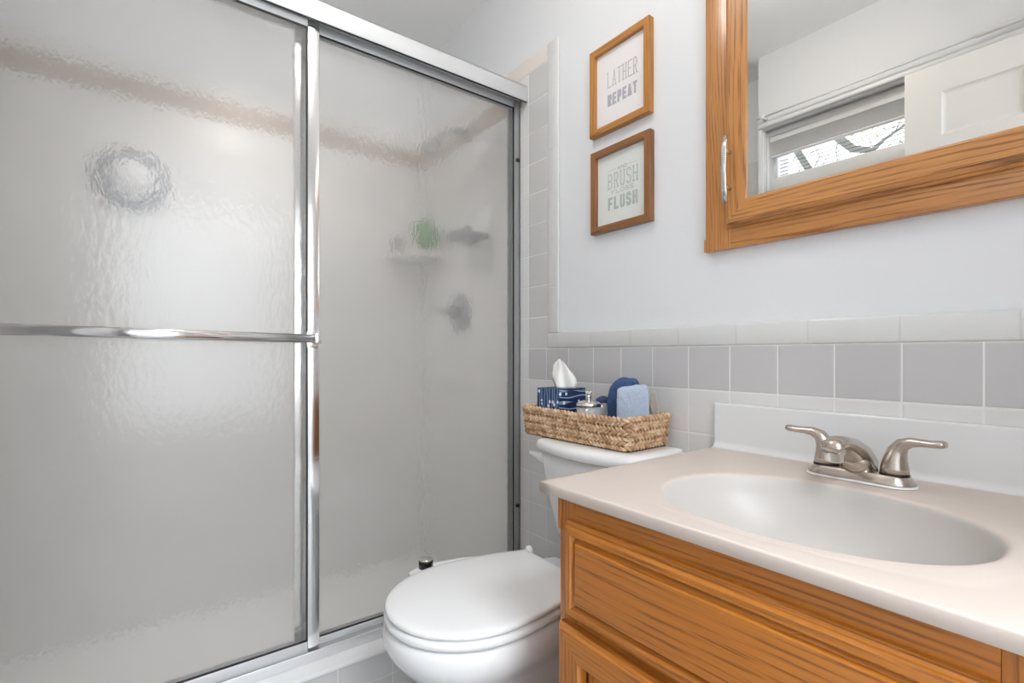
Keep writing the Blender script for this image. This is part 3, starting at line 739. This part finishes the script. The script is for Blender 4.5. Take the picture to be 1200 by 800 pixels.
# ------------------------------------------------------------------ faucet
FX, FY = -.331, 1.004
fa = thing('faucet', 'brushed nickel two-handle centerset faucet on the sink top', 'faucet', (FX, FY, CZ))
def stad(hx, hy, z, n=12):
    P = []
    for cx, a0 in ((hx-hy, -PI/2), (-(hx-hy), PI/2)):
        for i in range(n+1): a = a0+PI*i/n; P.append((FX+cx+hy*math.cos(a), FY+hy*math.sin(a), z))
    return P
build('base_plate', MB().loft([stad(.080, .029, CZ+.0032), stad(.080, .029, CZ+.005), stad(.077, .027, CZ+.010), stad(.073, .0235, CZ+.016), stad(.070, .022, CZ+.018)]), M['nickel'], fa)
build('caulk', MB().loft([stad(.083, .032, CZ+.0004), stad(.083, .032, CZ+.0012), stad(.080, .029, CZ+.003)]), M['trimpaint'], fa)
for s_ in (-1, 1):
    hx = FX+s_*.051
    h = MB()
    h.tube([(hx, FY, CZ+.0185), (hx, FY, CZ+.030), (hx+s_*.001, FY, CZ+.044), (hx+s_*.004, FY, CZ+.058), (hx+s_*.011, FY-.001, CZ+.069), (hx+s_*.023, FY-.002, CZ+.0745), (hx+s_*.036, FY-.003, CZ+.0755), (hx+s_*.050, FY-.004, CZ+.0755), (hx+s_*.062, FY-.004, CZ+.0765), (hx+s_*.067, FY-.004, CZ+.077)],
           [.0205, .0195, .017, .0145, .0125, .0105, .0095, .0105, .0115, .0095], [.0205, .0195, .0165, .014, .011, .0082, .0062, .0060, .0062, .0050], n=24, side=(0, 1, 0))
    build('handle', h, M['nickel'], fa)
    build('handle_seal', MB().lathe([(.0212, 0), (.0212, .0015)], (hx, FY, CZ+.0175)), M['black'], fa)
sp_ = MB()
sp_.tube([(FX, FY+.016, CZ+.019), (FX, FY+.010, CZ+.028), (FX, FY-.008, CZ+.041), (FX, FY-.035, CZ+.056), (FX, FY-.065, CZ+.0665), (FX, FY-.092, CZ+.072), (FX, FY-.110, CZ+.0705), (FX, FY-.121, CZ+.064)],
         [.024, .025, .0235, .021, .0190, .0182, .0175, .013], [.010, .022, .025, .0195, .0145, .0125, .011, .008], n=28, side=(1, 0, 0))
sp_.tube([(FX, FY-.006, CZ+.020), (FX, FY-.015, CZ+.032), (FX, FY-.032, CZ+.046)], [.026, .023, .018], [.020, .018, .012], n=24, side=(1, 0, 0))
build('spout', sp_, M['nickel'], fa)
build('aerator', MB().lathe([(.0135, 0), (.0142, .002), (.0142, .010), (.0155, .014), (.0155, .022)], (FX, FY-.103, CZ+.044)), M['nickelbright'], fa)
build('lift_rod', MB().lathe([(.0022, 0), (.0022, .028), (.006, .031), (.0065, .036), (.004, .039), (0, .040)], (FX, FY+.020, CZ+.016)), M['nickel'], fa)

# ------------------------------------------------------------------ mirrored medicine cabinet
MX0, MX1, MZ0, MZ1 = -.681, .015, 1.267, 2.03
mc = thing('medicine_cabinet', 'oak medicine cabinet with mirrored door above the sink', 'cabinet', ((MX0+MX1)/2, D, MZ0))
mf = MB()
mf.box(MX0, MX0+.062, D-.021, D-.0005, MZ0, MZ1, .0015, mi=1); mf.box(MX1-.062, MX1, D-.021, D-.0005, MZ0, MZ1, .0015, mi=1)
mf.box(MX0+.062, MX1-.062, D-.021, D-.0005, MZ0, MZ0+.062, .0015, mi=0); mf.box(MX0+.062, MX1-.062, D-.021, D-.0005, MZ1-.062, MZ1, .0015, mi=0)
mf.box(MX0-.0035, MX0+.003, D-.022, D-.0005, MZ0, MZ0+.030, .001, mi=1)
mf.box(MX0+.062, MX1-.062, D-.008, D-.0005, MZ0+.062, MZ1-.062)
build('face_frame', mf, [M['oak_h'], M['oak_v']], mc)
MDX0, MDX1, MDZ0, MDZ1 = -.6245, -.0415, 1.311, 1.99
md = MB().rects(MDX0, MDX1, MDZ0, MDZ1, [(0, 0), (0, .006), (.0025, .009), (.004, .0095), (.0055, .0145), (.010, .0185), (.0135, .019), (.0145, .0215), (.053, .0215), (.0555, .020), (.060, .0165), (.0605, .012)], D-.0215, cap=False)
dor = build('door', md, [M['oak_h'], M['oak_v']], mc)
build('mirror_glass', MB().box(MDX0+.055, MDX1-.055, D-.0400, D-.037, MDZ0+.055, MDZ1-.055), M['mirror'], dor)
hb = MB(); hx = MDX0+.0185; hy = D-.043
hb.tube([(hx, hy-.020, 1.363), (hx, hy-.0265, 1.39), (hx, hy-.029, 1.437), (hx, hy-.0265, 1.484), (hx, hy-.020, 1.511)], .0062, .0022, n=12, side=(1, 0, 0))
hnd = build('handle', hb, M['nickelbright'], dor)
build('handle_post', MB().tube([(hx, hy, 1.396), (hx, hy-.026, 1.396)], .0042, n=12), M['nickelbright'], hnd)
build('handle_post', MB().tube([(hx, hy, 1.478), (hx, hy-.026, 1.478)], .0042, n=12), M['nickelbright'], hnd)

# ------------------------------------------------------------------ framed prints
GL = {'L': [[(0, 1), (0, 0), (1, 0)]], 'A': [[(0, 0), (.5, 1), (1, 0)], [(.2, .35), (.8, .35)]], 'T': [[(0, 1), (1, 1)], [(.5, 1), (.5, 0)]], 'H': [[(0, 0), (0, 1)], [(1, 0), (1, 1)], [(0, .5), (1, .5)]],
      'E': [[(1, 1), (0, 1), (0, 0), (1, 0)], [(0, .5), (.8, .5)]], 'F': [[(1, 1), (0, 1), (0, 0)], [(0, .52), (.8, .52)]], 'N': [[(0, 0), (0, 1), (1, 0), (1, 1)]], 'D': [[(0, 0), (0, 1), (.6, 1), (1, .75), (1, .25), (.6, 0), (0, 0)]],
      'R': [[(0, 0), (0, 1), (.75, 1), (1, .86), (1, .62), (.75, .48), (0, .48)], [(.5, .48), (1, 0)]], 'P': [[(0, 0), (0, 1), (.75, 1), (1, .86), (1, .60), (.75, .45), (0, .45)]],
      'B': [[(0, 0), (0, 1), (.7, 1), (.95, .87), (.95, .65), (.7, .52), (0, .52)], [(.7, .52), (1, .38), (1, .14), (.75, 0), (0, 0)]],
      'U': [[(0, 1), (0, .2), (.22, 0), (.78, 0), (1, .2), (1, 1)]], 'S': [[(1, .82), (.78, 1), (.22, 1), (0, .84), (0, .66), (.2, .54), (.8, .46), (1, .34), (1, .16), (.78, 0), (.22, 0), (0, .18)]],
      'O': [[(.25, 0), (0, .2), (0, .8), (.25, 1), (.75, 1), (1, .8), (1, .2), (.75, 0), (.25, 0)]], 'I': [[(.5, 0), (.5, 1)]]}
def word(mb, text, x0, x1, z0, h, th, y, serif=0, gap=.28):
    k = len(text); cw = (x1-x0)/(k+(k-1)*gap); e = .0005
    cnt = [0]
    def bar(p, q):
        cnt[0] += 1; e = .0005+.00002*cnt[0]; y0_ = y+.0001
        p = Vector((p[0], 0, p[1])); q = Vector((q[0], 0, q[1])); d = q-p
        if d.length < 1e-6: return
        d.normalize(); nn = Vector((-d.z, 0, d.x))*th/2; p2 = p-d*th*.45; q2 = q+d*th*.45
        c = [p2+nn, q2+nn, q2-nn, p2-nn]
        mb.add([(v.x, y0_, v.z) for v in c]+[(v.x, y-e, v.z) for v in c], [[0, 1, 2, 3], [7, 6, 5, 4], [0, 4, 5, 1], [1, 5, 6, 2], [2, 6, 7, 3], [3, 7, 4, 0]])
    for i, ch in enumerate(text):
        ox = x0+i*cw*(1+gap)+th/2; w_ = cw-th
        for st in GL[ch]:
            pp = [(ox+a*w_, z0+th/2+b_*(h-th)) for a, b_ in st]
            for p, q in zip(pp, pp[1:]): bar(p, q)
            if serif:
                for p, (a, b_) in ((pp[0], st[0]), (pp[-1], st[-1])):
                    if b_ in (0, 1): bar((p[0]-serif, p[1]), (p[0]+serif, p[1]))
def picture(x0, x1, z0, z1, wood, paper, label, words_, mark=False):
    t_ = thing('framed_print', label, 'picture', ((x0+x1)/2, D, z0), 'framed bathroom prints')
    fb = MB().rects(x0, x1, z0, z1, [(0, 0), (0, .019), (.0008, .020), (.0185, .020), (.0195, .019), (.0195, .005)], D-.0005, cap=False, back=True)
    build('frame', fb, wood, t_)
    pa = build('paper', MB().box(x0+.019, x1-.019, D-.0075, D-.0045, z0+.019, z1-.019), paper, t_)
    for nm, mat, args in words_:
        mb = MB()
        for a in args: word(mb, *a[:6], D-.0075, *a[6:])
        build(nm, mb, mat, pa)
    return t_
px0, px1 = -1.069, -.848
f1 = picture(px0, px1, 1.675, 1.934, [M['fr1h'], M['fr1v']], M['paper1'], 'honey wood framed print reading LATHER REPEAT, upper of the two pictures',
        [('thin_lettering', M['ink1b'], [('LATHER', px0+.062, px1-.050, 1.806, .046, .0024, .0022, .5)]),
         ('bold_lettering', M['ink1'], [('REPEAT', px0+.062, px1-.050, 1.751, .034, .0068)]),
         ('rule_line', M['ink1b'], [('I', px0+.066, px0+.068, 1.794, .0015, .0012)])])
f2 = picture(px0+.004, px1+.002, 1.382, 1.628, [M['fr2h'], M['fr2v']], M['paper2'], 'darker walnut framed print reading BRUSH FLOSS FLUSH, below the LATHER picture',
        [('thin_lettering', M['ink2b'], [('BRUSH', px0+.064, px1-.048, 1.506, .044, .0026, .0022, .5), ('FLOSS', px0+.078, px1-.062, 1.489, .012, .0016)]),
         ('bold_lettering', M['ink2'], [('FLUSH', px0+.064, px1-.048, 1.443, .038, .0074)]),
         ('small_lettering', M['ink1'], [('AND', px0+.100, px1-.086, 1.555, .010, .0016)])])
pap = [c for c in f2.children if c.name.startswith('paper')][0]
build('rule_line', MB().box(px0+.064, px0+.094, D-.0080, D-.0074, 1.560, 1.5610), M['ink2b'], pap)
build('rule_line', MB().box(px1-.080, px1-.050, D-.0080, D-.0074, 1.560, 1.5610), M['ink2b'], pap)

# ------------------------------------------------------------------ seagrass basket on the tank
BZ = .7870
bk = thing('seagrass_basket', 'woven seagrass tray basket on the toilet tank lid', 'basket', (-.97, .99, BZ))
BX0, BX1, BY0, BY1 = -1.163, -.774, .912, 1.084
def rpath(x0, x1, y0, y1, r, z, step=.0022):
    P = []
    def seg(a, b_):
        d = math.dist(a, b_); k = max(1, int(d/step))
        for i in range(k): P.append((a[0]+(b_[0]-a[0])*i/k, a[1]+(b_[1]-a[1])*i/k))
    cor = [((x1-r, y0+r), -PI/2), ((x1-r, y1-r), 0), ((x0+r, y1-r), PI/2), ((x0+r, y0+r), PI)]
    ends = []
    for (cx, cy), a0 in cor:
        ends.append([(cx+r*math.cos(a0+i*PI/2/8), cy+r*math.sin(a0+i*PI/2/8)) for i in range(9)])
    for i in range(4):
        e = ends[i]; nx = ends[(i+1) % 4]
        for a, b_ in zip(e, e[1:]): seg(a, b_)
        seg(e[-1], nx[0])
    return P
wv = MB(); nrow = 7; rh = .0113
yaw = math.radians(1.5); bc = ((BX0+BX1)/2, (BY0+BY1)/2)
def bw_(x, y):
    dx, dy = x-bc[0], y-bc[1]; return (bc[0]+dx*math.cos(yaw)-dy*math.sin(yaw), bc[1]+dx*math.sin(yaw)+dy*math.cos(yaw))
for r_ in range(nrow):
    fl_ = -.006*(1-r_/(nrow-1)); zc = BZ+.0088+r_*rh
    P = rpath(BX0-fl_, BX1+fl_, BY0-fl_, BY1+fl_, .014, zc); k = len(P)
    turns = round(1.08/.026); sg = 1 if r_ % 2 else -1
    rr_ = .0038 if r_ < nrow-1 else .0044
    for strand in range(2):
        pts = []
        for i in range(k):
            a = sg*2*PI*turns*i/k+strand*PI+r_*.7
            x, y = P[i]; x2, y2 = P[(i+1) % k]; l_ = math.hypot(x2-x, y2-y) or 1; nx, ny = (y2-y)/l_, -(x2-x)/l_
            off = .0036*math.cos(a); zo = .0038*math.sin(a)
            j = noise.noise(Vector((x*60, y*60, r_*3.1)))*.0012
            X, Y = bw_(x+nx*(off+j), y+ny*(off+j))
            pts.append((X, Y, zc+zo+j+.0015*math.sin(x*17+1)*r_/nrow))
        wv.tube(pts, [rr_*(1+.22*noise.noise(Vector((p[0]*140, p[1]*140, r_)))) for p in pts], n=6, closed=True, side=(0, 0, 1))
build('woven_side', wv, M['rope'], bk)
core = MB()
A = [bw_(*p) for p in rpath(BX0+.006, BX1-.006, BY0+.006, BY1-.006, .010, 0, .02)]
B = [bw_(*p) for p in rpath(BX0+.0085, BX1-.0085, BY0+.0085, BY1-.0085, .0075, 0, .02)]
m_ = min(len(A), len(B)); A, B = A[:m_], B[:m_]
core.loft([[(x, y, BZ) for x, y in A], [(x, y, BZ+.074) for x, y in A], [(x, y, BZ+.074) for x, y in B], [(x, y, BZ+.006) for x, y in B]], smooth=False)
build('basket_lining', core, M['wicker_in'], bk)
FZ = BZ+.0070

# tissue box
tb_ = thing('tissue_box', 'dark blue tissue box with thin white lines and dots, in the basket', 'tissue box', (-1.105, 1.005, FZ))
bx = MB(); X0, X1, Y0_, Y1_, Z0, Z1 = -1.144, -1.047, .951, 1.056, FZ, .922
bx.add([(X0, Y0_, Z0), (X1, Y0_, Z0), (X1, Y1_, Z0), (X0, Y1_, Z0), (X0, Y0_, Z1), (X1, Y0_, Z1), (X1, Y1_, Z1), (X0, Y1_, Z1)],
       [[0, 1, 5, 4]], 0); k0 = bx.v[:]
bx.add(k0, [[2, 3, 7, 6]], 0); bx.add(k0, [[1, 2, 6, 5]], 1); bx.add(k0, [[3, 0, 4, 7]], 1); bx.add(k0, [[4, 5, 6, 7], [3, 2, 1, 0]], 1)
build('box', bx, [M['boxV'], M['boxH']], tb_)
ts = MB(); rows_ = []
for i in range(15):
    t_ = i/14; w_ = .030*(1-t_)**.55+.010*math.sin(PI*min(1, t_*1.05))+.004
    cx = -1.088-.008*t_-.012*t_*t_; cy = 1.003+.004*t_
    row = []
    for j in range(25):
        a = 2*PI*j/24
        fold = 1+.28*math.sin(3*a+4*t_)+.15*math.sin(7*a-3*t_)
        row.append((cx+w_*math.cos(a)*fold, cy+w_*.45*math.sin(a)*fold+.003*math.sin(5*a), Z1+.0005+.082*t_+.006*math.sin(2*a+t_*3)*t_))
    rows_.append(row[:-1])
ts.loft(rows_)
build('tissue', ts, M['tissue'], tb_)

# jars
def jar(x, y, r, h, label, lidm, knob=True, nm='glass_jar'):
    t_ = thing(nm, label, 'jar', (x, y, FZ))
    build('glass_body', MB().lathe([(r*.9, 0), (r, .004), (r, h), (r*.93, h), (r*.93, .006), (0, .006)], (x, y, FZ), n=28), M['jarglass'], t_)
    cot = MB()
    for i in range(9):
        a = i*2.4; cot.ball((x+r*.5*math.cos(a), y+r*.5*math.sin(a), FZ+.022+h*.5*((i*37) % 10)/10), r*.34, n=8)
    build('cotton_filling', cot, M['cotton'], t_)
    build('lid', MB().lathe([(r*1.04, 0), (r*1.06, .003), (r*1.04, .008), (r*.9, .011), (r*.5, .016), (r*.2, .018)], (x, y, FZ+h), n=28), lidm, t_)
    if knob:
        kb = MB().lathe([(.006, 0), (.005, .006), (.009, .010), (.006, .014)], (x, y, FZ+h+.016))
        for i in range(6):
            a = i*PI/3; kb.tube([(x, y, FZ+h+.026), (x+.006*math.cos(a), y+.006*math.sin(a), FZ+h+.034), (x+.009*math.cos(a), y+.009*math.sin(a), FZ+h+.042)], [.003, .0025, .0015], n=6)
        build('crown_knob', kb, M['nickelbright'], t_)
    return t_
jar(-.957, .977, .033, .086, 'clear glass jar with silver lid and crown-shaped knob, in the basket', M['nickelbright'])
jar(-.968, 1.046, .020, .092, 'small glass jar with flat navy lid behind the crown-topped jar', M['bluelid'], False)

# folded washcloths
def cloth(cx, cy, outline, th, yaw_, mat, label, lean=0):
    """outline: (x, z) silhouette of the standing folded cloth; th: its thickness"""
    K = 90; P = [Vector((x, z)) for x, z in outline]; L = [(P[(i+1) % len(P)]-P[i]).length for i in range(len(P))]
    tot = sum(L); pts = []
    for k in range(K):
        d = tot*k/K; i = 0
        while d > L[i]: d -= L[i]; i += 1
        pts.append(P[i].lerp(P[(i+1) % len(P)], d/L[i]))
    for _ in range(3): pts = [(pts[k-1]+pts[k]*2+pts[(k+1) % K])/4 for k in range(K)]
    c = sum(pts, Vector((0, 0)))/K; rings = []
    ca_, sa_ = math.cos(yaw_), math.sin(yaw_)
    prof = [(.10, -.50), (.55, -.50), (.80, -.49), (.92, -.46), (.98, -.38), (1.0, -.22), (.985, -.06), (.96, 0), (.985, .06), (1.0, .22), (.98, .38), (.92, .46), (.80, .49), (.55, .50), (.10, .50)]
    for sc_, h in prof:
        r_ = []
        for k, p in enumerate(pts):
            q = c+(p-c)*sc_; m_ = noise.noise(Vector((q.x*70, q.y*70, h*9)))*.0022+noise.noise(Vector((q.x*330, q.y*330, h*40)))*.0012
            X = q.x*(1+m_*12); Y = h*th+m_*(1.6 if abs(h) > .3 else .4)+lean*q.y; Z = max(q.y+m_, .0)
            r_.append((cx+X*ca_-Y*sa_, cy+X*sa_+Y*ca_, FZ+Z))
        rings.append(r_)
    o = build('washcloth', MB().loft(rings), mat, base=(cx, cy, FZ))
    return tag(o, label, 'washcloth', 'washcloths in the basket')
cloth(-.880, 1.028, [(-.034, 0), (-.038, .05), (-.042, .10), (-.034, .140), (-.016, .160), (.004, .168), (.016, .163), (.030, .165), (.040, .155), (.040, .10), (.036, 0)], .034, math.radians(20), M['navy'], 'navy blue rolled washcloth standing left of the pale blue one')
cloth(-.825, 1.000, [(-.037, 0), (-.040, .08), (-.039, .136), (-.032, .143), (.030, .152), (.037, .150), (.040, .08), (.041, 0)], .026, math.radians(40), M['lblue'], 'pale blue folded washcloth standing at the right end of the basket')
cloth(-.800, 1.052, [(-.012, 0), (-.012, .08), (-.006, .125), (.002, .138), (.008, .125), (.016, .07), (.020, 0)], .014, math.radians(35), M['taupe'], 'thin taupe washcloth edge behind the pale blue washcloth')
